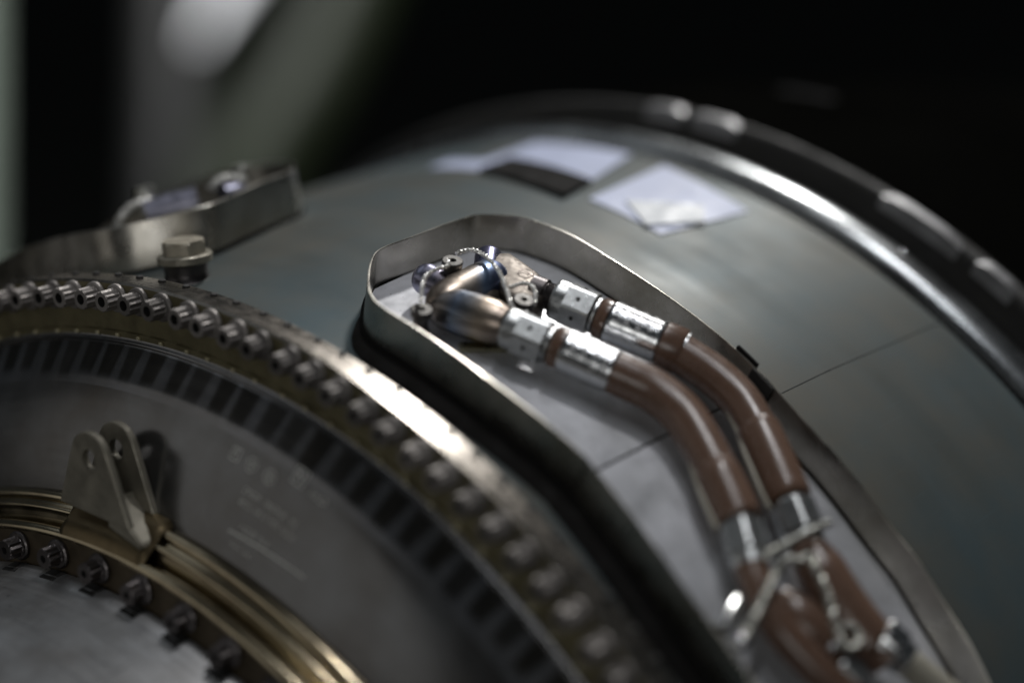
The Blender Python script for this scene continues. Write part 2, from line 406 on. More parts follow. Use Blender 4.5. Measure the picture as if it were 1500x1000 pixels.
# rear band: groove, polished hoop, dark trough, far rim, dark cowl
prB = [(.788, sk(.788)), (.791, 1.036), (.797, 1.030), (.800, 1.030)]
obj('band_groove', lathe(prB), M['dark_metal'], eng, recalc=False)
hoop = [(.800, 1.020), (.800, 1.040)] + [(.8005 + .062 * (1 - cos(radians(a))) / 2, 1.040 + .020 * sin(radians(a))) for a in range(8, 180, 8)] + [(.863, 1.036), (.863, 1.015)]
obj('polished_hoop', lathe(hoop), M['band'], eng, recalc=False, angle=60)
obj('band_trough', lathe([(.863, 1.025), (.875, 1.022), (.886, 1.040), (.888, 1.074)]), M['dark_metal'], eng, recalc=False)
rimp = [(.888, 1.074)] + [(.888 + .012 - .012 * cos(radians(a)), 1.074 + .014 * sin(radians(a))) for a in range(20, 170, 15)] + [(.913, 1.074), (.95, 1.066)]
obj('rear_rim', lathe(rimp), M['dark_metal'], eng, recalc=False, angle=60)
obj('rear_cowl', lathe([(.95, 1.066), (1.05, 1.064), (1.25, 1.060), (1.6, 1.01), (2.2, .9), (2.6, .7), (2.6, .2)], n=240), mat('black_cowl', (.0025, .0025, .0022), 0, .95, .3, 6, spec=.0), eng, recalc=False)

# bolts of the main flange
def bolt_mesh(name, rw, rh, L, hole, m0, m1):
    bm = rev(Vector((0, 0, 0)), Vector((0, 0, 1)), [(0, rw*.98), (.0012, rw), (.0042, rw), (.0058, rw*.9), (.0062, rh * 1.02), (.0075, rh * 1.0, True), (L - .0015, rh, True), (L, rh * .9, False), (L, hole, False), (L - .009, hole * .95, False)], 24, star, up=EX)
    for f in bm.faces:
        c = f.calc_center_median()
        if c.xy.length < hole * .99 : f.material_index = 1
        f.smooth = False
    for v in bm.verts: v.co *= S
    bmesh.ops.recalc_face_normals(bm, faces=bm.faces[:])
    me = bpy.data.meshes.new(name); bm.to_mesh(me); bm.free(); me.materials.append(m0); me.materials.append(m1); return me
bm1 = bolt_mesh('bolt', .0168, .0124, .0250, .0062, M['bolt'], M['dark'])
bm2 = bolt_mesh('bolt', .0175, .0125, .024, .0045, M['bolt_dark'], M['dark'])
def put_bolt(me, x, th, r, parent, name='bolt', spin=0.0, tilt=0.0):
    o = bpy.data.objects.new(name, me); C.objects.link(o)
    m = Matrix((er(th), et(th) * -1, -EX)).transposed()      # local z -> -x
    m = m @ Matrix.Rotation(spin, 3, 'Z') @ Matrix.Rotation(tilt, 3, 'X')
    o.parent = parent; o.matrix_basis = Matrix.Translation(V(x, th, r) * S - ORI[parent.name]) @ m.to_4x4(); return o
for th in ths: put_bolt(bm1, 0.0, th, 1.0 - .004, flange, spin=random.uniform(0, .5))
# holes in the flange rim, drawn as plugs with their shade in the colour
de = bmesh.new(); rev(Vector((0, 0, 0)), Vector((0, 0, 1)), [(-.002, .0045), (.0014, .0045), (.0022, .0034)], 14, bm=de)
for v in de.verts: v.co *= S
me_de = bpy.data.meshes.new('rim_hole'); de.to_mesh(me_de); de.free(); me_de.materials.append(M['dark'])
for th in ths:
    t2 = th - .004
    o = bpy.data.objects.new('rim_hole', me_de); C.objects.link(o); o.parent = flange
    m = Matrix((EX, et(t2) * -1, er(t2))).transposed()
    o.matrix_basis = Matrix.Translation(V(.031, t2, 1.0135) * S - ORI[flange.name]) @ m.to_4x4()
# small raised pads, pale to paint glints on the flange's inner lip
pad = prism(Vector((0, 0, 0)), Vector((1, 0, 0)), Vector((0, 1, 0)), Vector((0, 0, 1)), rect(.0030, .0020), .0030, bevel=.0007)
for v in pad.verts: v.co *= S
me_pad = bpy.data.meshes.new('glint_pad'); pad.to_mesh(me_pad); pad.free(); me_pad.materials.append(M['glintm'])
for k, th in enumerate(ths[8:]):
    put_bolt(me_pad, -.0028, th + .004, .9525, flange, 'glint_pad', spin=pi/2)
# bolts of the inner flange
iflange = bpy.data.objects['inner_flange']
for k in range(-9, 18):
    put_bolt(bm2, -.1335, 0.1625 - .0989 * k, .729, iflange, spin=random.uniform(0, .5))
    t2 = 0.1625 - .0989 * k
    nb = bmesh.new()
    P = [V(x, t2 + a, r + .0012) for x, r in ((-.1375, .7082), (-.1565, .7052)) for a in (-.017, .017)]
    q = [nb.verts.new(p) for p in (P[0], P[1], P[3], P[2])]; f = nb.faces.new(q)
    r_ = bmesh.ops.extrude_face_region(nb, geom=[f]); bmesh.ops.translate(nb, verts=[v for v in r_['geom'] if isinstance(v, bmesh.types.BMVert)], vec=er(t2) * -.004)
    obj('scallop', nb, M['dark'], iflange, smooth=False)

# etched marks on the casing cone
tc_x, tc_th = None, None
bmx = bmesh.new()
def onc(px, py):
    x, th = hit(px, py, 0.0, cone); return x, th
x0, t0 = onc(345, 664); x1, t1 = onc(455, 700)
def conefn(px, py, size_scale=1.0, lift=.0005):
    x, th = hit(px, py, 0.0, cone); r = cone(x)
    sl = Vector((cone(x + .002) - cone(x - .002), 0)).x / .004
    def fn(u, v):
        # v runs outward along the slope, u toward -theta
        dx = v / hypot(1, sl) ; X = x + dx; return V(X, th - u / r, cone(X) + lift)
    return fn
def ring_mark(fn, r0, r1, n=24, bm=None):
    a = [[fn(r * cos(2*pi*i/n), r * sin(2*pi*i/n)) for i in range(n)] for r in (r0, r1)]
    loft(bm, a, True)
def box_mark(fn, w, t, bm):
    for (a, b, c, d) in ((-w, -w, w, -w + t), (-w, w - t, w, w), (-w, -w + t, -w + t, w - t), (w - t, -w + t, w, w - t)):
        q = [bm.verts.new(fn(*p_)) for p_ in ((a, b), (c, b), (c, d), (a, d))]; bm.faces.new(q)
f = conefn(345, 664); box_mark(f, .0075, .0012, bmx); text_on('R', .014, f, bmx)
for (a, b) in ((369, 680), (395, 698)):
    f = conefn(a, b); ring_mark(f, .0075, .0088, bm=bmx)
    for k in range(3):
        t = k * pi / 3
        q = [bmx.verts.new(f(x_ * cos(t) - y_ * sin(t), x_ * sin(t) + y_ * cos(t))) for x_, y_ in ((-.007, -.0006), (.007, -.0006), (.007, .0006), (-.007, .0006))]; bmx.faces.new(q)
f = conefn(440, 699); box_mark(f, .0095, .0012, bmx); text_on('N', .016, f, bmx)
text_on('AKLD', .010, conefn(466, 730), bmx)
text_on('29004  1847AX  92', .0105, conefn(395, 742), bmx)
text_on('8002 0417 MX 5530', .0105, conefn(390, 760), bmx)
text_on('I 6220  D.0', .010, conefn(372, 785), bmx)
text_on('PART 4402', .007, conefn(352, 806), bmx)
for (a, b, c, d) in ((334, 776, 445, 846),):
    A_ = conefn(a, b); B_ = conefn(c, d); n = 20
    xa, ta = hit(a, b, 0, cone); xb, tb = hit(c, d, 0, cone)
    pts = [[(xa + (xb - xa) * k / n + e, ta + (tb - ta) * k / n) for k in range(n + 1)] for e in (-.0005, .0005)]
    loft(bmx, [[V(x, t, cone(x) + .0005) for x, t in row] for row in pts], False)
obj('etched_marking', bmx, M['print'], conep, smooth=False, recalc=False)

# ================================================================== CLEVIS BRACKET
bx, bt = hit(178, 742, 0.0, lambda x: .786)
bo = V(-.100, bt, .772)
br = thing('clevis_bracket', bo, 'dull steel two-lug clevis bracket standing on the gold clamp ring', 'bracket')
E_t = -et(bt); E_r = er(bt)     # screen right-down along the ring, and outward
def lug(x, s, tshift):
    # outline in (tangential, radial): tall rounded triangle
    cx, cy, R0 = -.006 + tshift, .0855 * s, .0315
    out = [(-.062, .018), (.064, .018)]
    a0, a1 = -32, 215
    arc = [(cx + R0 * cos(radians(a)), cy + R0 * sin(radians(a))) for a in range(25, 160, 12)]
    pts = [(-.062, .016), (.058, .012)] + arc
    ho = [(cx + .0088 * cos(2*pi*k/20), cy + .0088 * sin(2*pi*k/20)) for k in range(20)]
    bm = bmesh.new(); th_ = .0085
    O = bo + EX * x
    def P(q, d): return O + E_t * q[0] + E_r * q[1] + EX * d
    # resample outline to match the hole: polar about the hole centre
    outline = []
    m = 60
    for k in range(m):
        a = 2*pi*k/m; dx, dy = cos(a), sin(a); best = None
        for i in range(len(pts)):
            (x1_, y1_), (x2_, y2_) = pts[i], pts[(i+1) % len(pts)]
            ex_, ey_ = x2_ - x1_, y2_ - y1_; den = dx * ey_ - dy * ex_
            if abs(den) < 1e-12: continue
            t_ = ((x1_ - cx) * ey_ - (y1_ - cy) * ex_) / den; u_ = ((x1_ - cx) * dy - (y1_ - cy) * dx) / den
            if t_ > 0 and -1e-6 <= u_ <= 1 + 1e-6 and (best is None or t_ < best): best = t_
        outline.append((cx + dx * best, cy + dy * best))
    # snap nearest samples to the two base corners
    for c_ in pts[:2]:
        j = min(range(m), key=lambda k: (outline[k][0]-c_[0])**2 + (outline[k][1]-c_[1])**2); outline[j] = c_
    hole = [(cx + .0118 * cos(2*pi*k/m), cy + .0118 * sin(2*pi*k/m)) for k in range(m)]
    ins = [((o_[0]-cx)*.97+cx, (o_[1]-cy)*.975+cy) for o_ in outline]
    loops = [[P(q, -th_/2) for q in hole], [P(q, -th_/2) for q in ins], [P(q, -th_/2 + .0009) for q in outline],
             [P(q, th_/2 - .0009) for q in outline], [P(q, th_/2) for q in ins], [P(q, th_/2) for q in hole], [P(q, -th_/2) for q in hole]]
    loft(bm, loops, True); bmesh.ops.remove_doubles(bm, verts=bm.verts[:], dist=1e-6)
    return bm
obj('lug', lug(-.024, .93, 0), M['bracket'], br, angle=25)
obj('lug', lug(.013, .96, .002), M['bracket'], br, angle=25)
# saddle between the lugs and skirt lying over the ring
sad = bmesh.new(); rows = []
for k in range(25):
    u = -.066 + .150 * k / 24; th = bt - u / .79
    lift = 0.0
    prf = [(-.134, .752), (-.131, .7615), (-.122, .7685), (-.112, .778), (-.105, .787), (-.092, .7925), (-.080, .7925), (-.0735, .787), (-.072, .78)]
    rows.append([V(x, th, r + (.0012 if k not in (0, 24) else -.006)) for x, r in prf])
loft(sad, rows, False)
obj('saddle_plate', sad, M['brown_gold'] if 'brown_gold' in M else M.setdefault('brown_gold', mat('brown_gold_metal', (.15, .115, .065), .9, .34, .3, 40, rvar=.08)), br, recalc=False)
# web joining both lugs at the right foot
wb = prism(bo + EX * -.0275 + E_t * .040 + E_r * .010, E_t, E_r, EX, [(-.020, .030), (-.012, .020), (.004, .009), (.022, .002), (.038, -.010), (.034, -.018), (-.02, -.004)], .047, bevel=.002)
obj('web', wb, M['bracket'], br, angle=30)

# ================================================================== FENCES (shrouds)
H = .05
near_px = [(1084, 968), (1000, 856), (876, 692), (849, 661), (716, 554), (606, 477), (560, 449), (543, 430)]
left_px = [(540, 408), (545, 380), (560, 363), (613, 343), (680, 319), (707, 314), (760, 317), (800, 329), (835, 343), (867, 361), (918, 393), (1063, 498), (1114, 546), (1180, 618), (1234, 678), (1300, 763), (1345, 820), (1384, 883), (1420, 940), (1450, 1000)]
P2 = [Vector((*hit(a, b, H), 0)) for a, b in near_px + left_px]
P2 = [Vector((P2[0].x + .002, P2[0].y - .35, 0)), Vector((P2[0].x, P2[0].y - .15, 0))] + P2 + [Vector((P2[-1].x - .02, P2[-1].y - .15, 0)), Vector((P2[-1].x - .05, P2[-1].y - .3, 0))]
# keep rounded shapes rounded
path = catmull(P2, 6)
def fence_mesh(path, h0, h1, t, sgn=1):
    n = len(path); rings = []
    for i in range(n):
        a, b = path[max(i-1, 0)], path[min(i+1, n-1)]; x, th = path[i].x, path[i].y
        tg = (V(b.x, b.y, 1) - V(a.x, a.y, 1)).normalized(); nn = tg.cross(er(th)).normalized() * t / 2
        lo, hi = V(x, th, sk(x) + h0), V(x, th, sk(x) + h1)
        e = er(th) * t * .3
        rings.append([lo - nn, hi - nn - e, hi - nn * .5, hi + nn * .5, hi + nn - e, lo + nn])
    bm = bmesh.new(); loft(bm, rings, True, True, True); return bm
fc = thing('sheet_metal_fence', V(.25, -.4, sk(.25)), 'long rounded sheet metal fence around the two brown hoses', 'fence')
# split: main wall up to the joint, and the rear run after it
jx = Vector((*hit(1114, 546, H), 0)); ji = min(range(len(path)), key=lambda i: (path[i] - jx).length)
obj('fence_wall', fence_mesh(path[:ji + 1], .006, H, .0026), M['fence'], fc, angle=30)
obj('fence_wall', fence_mesh([p + Vector((.0008, 0, 0)) for p in path[ji:]], .006, H, .0026), M['fence'], fc, angle=30, label='rear run of the fence wall past the joint')
# joint strap + black clip on its outer side
jp = path[ji-1:ji + 3]
obj('joint_strap', fence_mesh([p - Vector((.0032, 0, 0)) for p in path[ji-1:ji + 3]], .008, H + .0002, .002), M['dark_metal'], fc, angle=30)
ki = [i for i in range(len(path)) if hit(1063, 498, H)[1] >= path[i].y >= hit(1106, 538, H)[1] and i > len(path) // 2]
obj('edge_clip', fence_mesh([p + Vector((.0045, 0, 0)) for p in path[ki[0]:ki[-1] + 1]], .02, H + .003, .0045), M['black'], fc, angle=30)
# gasket under the wall
obj('base_gasket', fence_mesh(path, -.002, .0065, .010), M['black'], fc, angle=30)

# wide black strip added on the skin for the shadow outside the near wall
def shade_mesh(pth, width, sgn):
    rows = []
    for p in pth:
        rows.append([V(p.x - width * k, p.y, sk(p.x - width * k) + h_) for k, h_ in ((-.05, .0005), (-.05, .004), (.5, .004), (.97, .0035), (1.0, .0005))])
    b_ = bmesh.new(); loft(b_, rows, False); return b_
nearp = [p for p in path[:len(path) // 2] if p.x < .16 and p.y < -.15]
def shade_w(pth): return pth
shadep = []
rows = []
nearp = [p for p in path if p.x < .19]
nearp = nearp[:next((i for i, p in enumerate(path) if p.x > .15 and i > 20), len(path))]
bsl = bmesh.new()
for p in nearp:
    f_ = min(1, max(0.05, (-.165 - p.y) / .09)); f_ = f_ ** .5 if f_ < 1 else 1
    w_ = .034 * f_
    rows.append([V(p.x - w_ * k, p.y, sk(p.x - w_ * k) + h_) for k, h_ in ((-.05, .0005), (-.05, .003), (.5, .003), (.95, .0025), (1.0, .0005))])
loft(bsl, rows, False)
obj('shade_strip', bsl, M['black'], fc, angle=60)

# floor plates inside the fence
def wall_x(th, side):
    best = None
    for a, b in zip(path, path[1:]):
        if (a.y - th) * (b.y - th) <= 0 and a.y != b.y:
            x = a.x + (b.x - a.x) * (th - a.y) / (b.y - a.y)
            if best is None or (x < best if side < 0 else x > best): best = x
    return best
tmax = max(p.y for p in path)
def plate(tha, thb, h, n, inset=.004):
    bm = bmesh.new(); rows = []
    for k in range(n + 1):
        th = tha + (thb - tha) * k / n
        a, b = wall_x(th, -1) + inset, wall_x(th, 1) - inset
        rows.append([V(a + (b - a) * j / 12, th, sk(a + (b - a) * j / 12) + h) for j in range(13)])
    loft(bm, rows, False)
    ex = bmesh.ops.extrude_face_region(bm, geom=bm.faces[:])
    for v in [v for v in ex['geom'] if isinstance(v, bmesh.types.BMVert)]:
        v.co += Vector((0, v.co.y, v.co.z)).normalized() * .0022
    return bm
obj('floor_plate', plate(tmax - .006, -.519, .004, 40), M['tray'], fc, angle=30)
obj('floor_plate', plate(-.523, -1.15, .0055, 40), M['tray'], fc, angle=30)

# ================================================================== HOSES
def smooth_px(pts, h, n=6):
    return catmull([at(a, b, (h[i] if isinstance(h, (list, tuple)) else h)) for i, (a, b) in enumerate(pts)], n)
def hose(name, label, nut_a, nut_b, ferr, cuff, mid, sleeve, endnut, r, hh, dots, swell):
    A0, A1 = at(*nut_a, hh), at(*nut_b, hh); F0, F1 = at(*ferr[0], hh), at(*ferr[1], hh)
    root = thing(name, F0 - er(-.3) * hh, label, 'hose', None)
    d = (F1 - A0).normalized()
    up = er(-.3)
    L = (F0 - A0).dot(d); o = A0
    # swivel nut: round skirt, hexagon, thin ring
    q = r
    nl = L * .71
    nb = rev(o, d, [(0, q*.66), (0, q*.86), (.003, q*.92), (nl*.30, q*.94), (nl*.31, q*1.0, True), (nl*.97, q*1.0, True), (nl, q*.88), (nl, q*.5)], 48, lambda a: hexmod(a + .35) * 1.06, up=up)
    nut = obj('swivel_nut', nb, M['nut'], root, angle=18)
    for k in range(6):
        a = k * pi / 3 - .35
        dd, u, v = frame_for(d, up); n_ = u * cos(a) + v * sin(a)
        hb = rev(o + d * nl * .62 + n_ * (q * .924), n_, [(0, .0001), (.0006, .0026), (.0009, .0024)], 12)
        obj('wire_hole', hb, M['dark'], nut)
    kb = rev(o + d * (nl + .0002), d, [(0, q*.55), (0, q*.78), (.0015, q*.84), (.0045, q*.84), (.006, q*.62), (L - nl - .0002, q*.60)], 32)
    obj('nut_ring', kb, M['nut'], root, angle=30)
    # brown collar under the ferrule
    cb = rev(F0 - d * .013, d, [(0, q*.55), (.0004, q*.88), (.002, q*.93), (.0125, q*.93), (.013, q*.5)], 40)
    obj('collar', cb, M['hose'], root)
    FL = (F1 - F0).length; df = (F1 - F0).normalized()
    fp = [(0, q*.80), (.0004, q*.965), (.0015, q*.985)] + [(FL * t, q * (.985 + .003 * sin(t * 23))) for t in [i / 14 for i in range(1, 14)]] + [(FL - .001, q*.99), (FL, q*.96), (FL, q*.8)]
    fb = rev(F0, df, fp, 56)
    fer = obj('ferrule', fb, M['ferrule'], root, angle=50)
    # peened characters in rows round the ferrule
    dd, u, v = frame_for(df, up)
    tb = bmesh.new()
    for row, (txt, s_) in enumerate(dots):
        def fn(x_, y_, s_=s_):
            a = -x_ / (q) + .25; rr = q * 1.004
            return F0 + df * (s_ * FL + y_) + (u * cos(a) + v * sin(a)) * rr
        text_on(txt, .0078, fn, tb)
    obj('stamped_marking', tb, M['mark'], fer, smooth=False, recalc=False)
    # the hose itself
    pts = [F1 - df * .002] + [at(a, b, hh) for a, b in mid]
    path = catmull(pts, 10)
    if cuff:
        c0, c1 = F1, F1 + df * cuff
        cb = rev(c0 + df * .0003, df, [(0, q*.8), (.0003, q*.96), (.002, q*1.03), (cuff - .002, q*1.04), (cuff - .0003, q*1.0), (cuff, q*.8)], 40)
        obj('cuff', cb, M['hose'], root)
        gb = rev(c0 + df * (cuff + .0), df, [(0, q*.8), (.0006, q*.93), (.003, q*.93), (.0036, q*.8)], 40)
        obj('clear_band', gb, M['ferrule'], root)
    n = len(path); rad = [q * (.90 if cuff else .95)] * n
    obj('hose_jacket', tube(path, rad, 40), M['hose'], root)
    # heavier sleeve over the lower end
    sp = catmull([at(a, b, hh) for a, b in sleeve], 8); m = len(sp)
    rs = [q * (1.0 + .0) * (1 if i > 2 else (.955, .99, 1.0)[i]) for i in range(m)]; rs[-1] = q * .93
    if swell: rs = [q * (.93 + .10 * min(1, i / (m * .3))) for i in range(m)]; rs[-1] *= .93
    obj('end_sleeve', tube(sp, rs, 40), M['hose'], root)
    # white seam line down the side of the sleeve
    # lower nut
    e0, e1 = at(*endnut[0], hh), at(*endnut[1], hh); de_ = (e1 - e0).normalized(); EL = (e1 - e0).length
    eb = rev(e0, de_, [(-.004, q*.5), (-.004, q*.80), (0, q*.84), (.001, q*.98, True), (EL*.72, q*.98, True), (EL*.76, q*.82), (EL, q*.80), (EL, q*.4)], 48, lambda a: hexmod(a + .2) * 1.04, up=up)
    obj('end_nut', eb, M['nut'], root, angle=18)
    return root, path, sp
QR = .0252
h1 = hose('braided_hose', 'nearer brown hose with plain bright ferrule curving down the fenced tray',
     (740, 478), (800, 505), ((826, 512), (900, 545)), 0, [(927, 557), (962, 575), (999, 606), (1027, 648), (1048, 688)],
     [(1046, 684), (1052, 697), (1064, 722), (1073, 742), (1083, 764)], [(1085, 772), (1101, 832)], QR, .042,
     [('0 E 3 1 S 7', .2), ('K 0 3 9 A 0', .42), ('1 6 3 5 0 B', .64), ('K D 0 7 1 S', .84)], True)
h2 = hose('braided_hose', 'farther brown hose with stamped ferrule and thick brown cuff beside the fence wall',
     (812, 436), (870, 458), ((892, 470), (968, 502)), .0255, [(984, 509), (1000, 519), (1046, 550), (1082, 584), (1107, 624), (1114, 640)],
     [(1109, 628), (1122, 655), (1138, 690), (1157, 733)], [(1160, 742), (1182, 798)], QR, .042,
     [('1 3 0 S 0 3 S', .12), ('K S 0 S 6 5', .34), ('K 5 9 0 7 0', .56), ('A Z 9 S 0', .78)], False)

# lower fittings: second pair of hoses, dark and out of focus
lo = thing('hose_extension', at(1180, 900, 0), 'brown wrapped hose bundle below the silver end nuts, out of focus', 'hose')
p1 = catmull([at(a, b, .042) for a, b in ((1099, 828), (1112, 862), (1140, 915), (1178, 960), (1225, 1005), (1290, 1060))], 6)
obj('hose_jacket', tube(p1, .0185, 28), M['hose'], lo)
p2 = catmull([at(a, b, .042) for a, b in ((1181, 798), (1195, 825), (1222, 870), (1262, 925), (1300, 965))], 6)
obj('hose_jacket', tube(p2, [.018 + .010 * min(1, i / 8) - (.006 if i > 20 else 0) for i in range(len(p2))], 28), M['hose'], lo)
p3 = catmull([at(a, b, .040) for a, b in ((1140, 870), (1165, 900), (1198, 935), (1225, 965))], 6)
obj('wrap_sleeve', tube(p3, [.012 + .014 * sin(pi * i / (len(p3) - 1)) for i in range(len(p3))], 28), M['hose'], lo)
def simple_nut(a, b, r, name, parent, h=.042, mt='nut'):
    P, Q = at(*a, h), at(*b, h); d = (Q - P).normalized(); L = (Q - P).length
    return obj(name, rev(P, d, [(0, r*.6), (0, r*.85), (.003, r, True), (L*.7, r, True), (L*.74, r*.8), (L, r*.8), (L, r*.4)], 48, hexmod, up=er(-.6)), M[mt], parent, angle=20)
simple_nut((1284, 930), (1326, 966), .024, 'end_nut', lo, h=.05, mt='ferrule'); simple_nut((1222, 975), (1262, 1012), .020, 'end_nut', lo)
obj('pipe', tube([at(1330, 970, .042), at(1370, 1003, .042), at(1420, 1045, .042)], .0165, 24), M['seam'], lo)

for hh_, pts_, lab_ in ((h1[0], ((996, 642), (1004, 664), (1013, 692), (1022, 720), (1034, 748), (1046, 774)), ''), (h2[0], ((1062, 602), (1078, 634), (1086, 660), (1100, 694), (1112, 722), (1124, 744)), '')):
    obj('seam_bead', tube(catmull([at(a + 4, b, .036) for a, b in pts_], 6), .0032, 12), M['seam'], hh_)

# ================================================================== UNION FITTING
def mk_union(mapf, sc_=1.0):
    """mapf(px, py, h) -> point; builds the Y-shaped union, returns its root"""
    A_ = mapf
    root = thing('pipe_union', A_(680, 455, 0), 'heat-tinted bronze and blue forged pipe union with three branches inside the fence', 'pipe fitting')
    up = er(-.2)
    st_blue = [(0, (.40, .34, .28)), (.30, (.36, .31, .27)), (.52, (.10, .15, .30)), (.72, (.16, .26, .50)), (1, (.30, .26, .24))]
    # branch toward the near hose
    E0, E1 = A_(655, 452, .032), A_(742, 478, .040); d = (E1 - E0).normalized(); L = (E1 - E0).length; c = (E0 + E1) / 2
    r = .0240
    pr_ = [(-r*.9, r*.15), (-r*.75, r*.55), (-r*.45, r*.85), (0, r*1.0)] + [(L*t, r*(1.0 + .10 * sin(pi * t))) for t in (.2, .4, .6, .8)] + [(L*.93, r*.93), (L, r*.86), (L, r*.5)]
    M['h1'] = heat('heat_blue_bronze', [(0, (.15, .125, .11)), (.28, (.28, .26, .25)), (.42, (.20, .25, .34)), (.60, (.27, .27, .28)), (.78, (.42, .35, .28)), (1, (.24, .20, .17))], tuple(d), -L*S*.62, L*S*.56, .34)
    obj('near_branch', rev(E0, d, pr_, 40), M['h1'], root, angle=60)
    # cast hub under the crossing of the branches
    hb_ = bmesh.new(); bmesh.ops.create_uvsphere(hb_, u_segments=32, v_segments=20, radius=.031, matrix=Matrix.Translation(A_(700, 447, .018)))
    obj('cast_hub', hb_, M['union'], root)
    # crossing branch up to the forged block
    G0, G1 = A_(648, 447, .034), A_(722, 409, .036); d2 = (G1 - G0).normalized(); L2 = (G1 - G0).length
    M['h2'] = heat('heat_bronze_blue', [(0, (.30, .25, .21)), (.40, (.50, .43, .36)), (.64, (.42, .38, .35)), (.82, (.20, .28, .42)), (1, (.16, .20, .34))], tuple((d2 * .55 + d * .83).normalized()), -.012, .014, .36)
    obj('cross_branch', rev(G0, d2, [(-.018, .004), (-.014, .014), (-.006, .021), (.004, .0250), (L2*.3, .0265), (L2*.6, .0265), (L2, .0250), (L2 + .008, .020), (L2 + .012, .011)], 40), M['h2'], root, angle=60)
    # rounded stub at the left
    B0, B1 = A_(672, 432, .030), A_(625, 409, .034); d3 = (B1 - B0).normalized(); L3 = (B1 - B0).length; rb = .0185
    M['h3'] = heat('heat_violet', [(0, (.36, .30, .26)), (.5, (.34, .30, .34)), (1, (.36, .36, .48))], tuple(d3), -.012, .006, .3)
    obj('blind_stub', rev(B0, d3, [(0, rb*.9), (L3, rb)] + [(L3 + rb * .9 * sin(radians(a)), rb * cos(radians(a))) for a in (15, 30, 45, 60, 75, 85)], 36), M['h3'], root, angle=60)
    # violet stub at the back
    Q0, Q1 = A_(712, 412, .034), A_(716, 378, .040)
    M['h4'] = heat('heat_violet_blue', [(0, (.13, .14, .26)), (1, (.26, .26, .40))], tuple((Q1 - Q0).normalized()), -.008, .008, .3)
    obj('back_stub', rev(Q0, (Q1 - Q0), [(0, .016), ((Q1-Q0).length, .0165), ((Q1-Q0).length + .006, .014), ((Q1-Q0).length + .010, .007)], 32), M['h4'], root, angle=60)
    # forged block
    top = [(700, 380), (716, 367), (745, 367), (766, 381), (788, 397), (799, 408), (795, 432), (782, 440), (752, 438), (733, 420), (722, 392)]
    bb = bmesh.new(); cx_ = sum(a for a, b in top) / len(top); cy_ = sum(b for a, b in top) / len(top)
    rows = []
    for h_, k_ in ((.012, .86), (.030, .98), (.042, 1.0), (.048, .96), (.0505, .86), (.0515, .55)):
        rows.append([A_(cx_ + (a - cx_) * k_ + (0.050 - h_) * 60, cy_ + (b - cy_) * k_ + (.050 - h_) * 1150, h_) for a, b in top])
    loft(bb, rows, True, True, True)
    bmesh.ops.subdivide_edges(bb, edges=bb.edges[:], cuts=1, smooth=.6, use_grid_fill=True)
    blk = obj('forged_block', bb, M['union'], root, angle=70)
    # spigot to the far hose nut
    S0, S1 = A_(780, 426, .040), A_(814, 437, .042)
    obj('spigot', rev(S0, S1 - S0, [(0, .019), ((S1-S0).length*.55, .018), ((S1-S0).length*.6, .0145)] + [((S1-S0).length * (.62 + .05 * k), .0145 + (.0012 if k % 2 else 0)) for k in range(8)], 36), M['bolt_dark'], root, angle=30)
    # raised letters on the block
    lb = bmesh.new()
    def bf(px, py):
        P0 = A_(px, py, .0522); ex_ = (A_(px + 30, py + 17, .0522) - P0).normalized(); ey_ = (A_(px + 12, py - 24, .0522) - P0); ey_ = (ey_ - ex_ * ey_.dot(ex_)).normalized()
        return lambda u, v: P0 + ex_ * u + ey_ * v
    text_on('GTH', .0085, bf(729, 376), lb); f_ = bf(771, 399); text_on('G7H', .0085, f_, lb)
    ring_mark(f_, .0085, .0095, bm=lb)
    obj('raised_letters', lb, M['relief'], blk, smooth=False, recalc=False)
    # foot plate
    fp_ = prism(A_(690, 512, .006), (A_(740, 512, .006) - A_(690, 512, .006)).normalized(), er(-.35).cross((A_(740, 512, .006) - A_(690, 512, .006)).normalized()), er(-.35), [(-.014, -.007), (.060, -.007), (.060, .007), (-.014, .007)], .006, bevel=.001)
    obj('foot_plate', fp_, M['face2'] if 'face2' in M else M.setdefault('face2', mat('brass_foot', (.50, .47, .34), 1, .3, .2, 60)), root, angle=30)
    return root
un = mk_union(at)
# drilled caps with necks
def cap(px, py, h, label, hb):
    P = at(px, py, h); u = er(hit(px, py, h)[1])
    u = (u + Vector((-.12, -.05, 0))).normalized()
    t = thing('drilled_plug', P - u * .03, label, 'plug', None)
    b = rev(P - u * .0135, u, [(0, .0085), (.004, .0092), (.0045, .0118), (.0125, .0122), (.0135, .0112), (.0135, .0042), (.009, .0040)], 32, up=EX)
    obj('plug_head', b, M['cap'], t, angle=30)
    obj('plug_bore', rev(P - u * .0055, u, [(0, .0001), (.0006, .0040)], 16), M['dark'], t)
    obj('plug_neck', rev(P - u * .034, u, [(0, .013), (.004, .0125), (.012, .0090), (.021, .0082)], 28), M['bolt_dark'], t, angle=40)
    return P, u
c1 = cap(663, 381, .064, 'dark drilled plug on top of the union, highest of the three', False)
c2 = cap(618, 452, .050, 'dark drilled plug at the left end of the union, next to the near fence wall', False)
c3 = cap(768, 438, .058, 'dark drilled plug between the union and the two hose nuts', False)

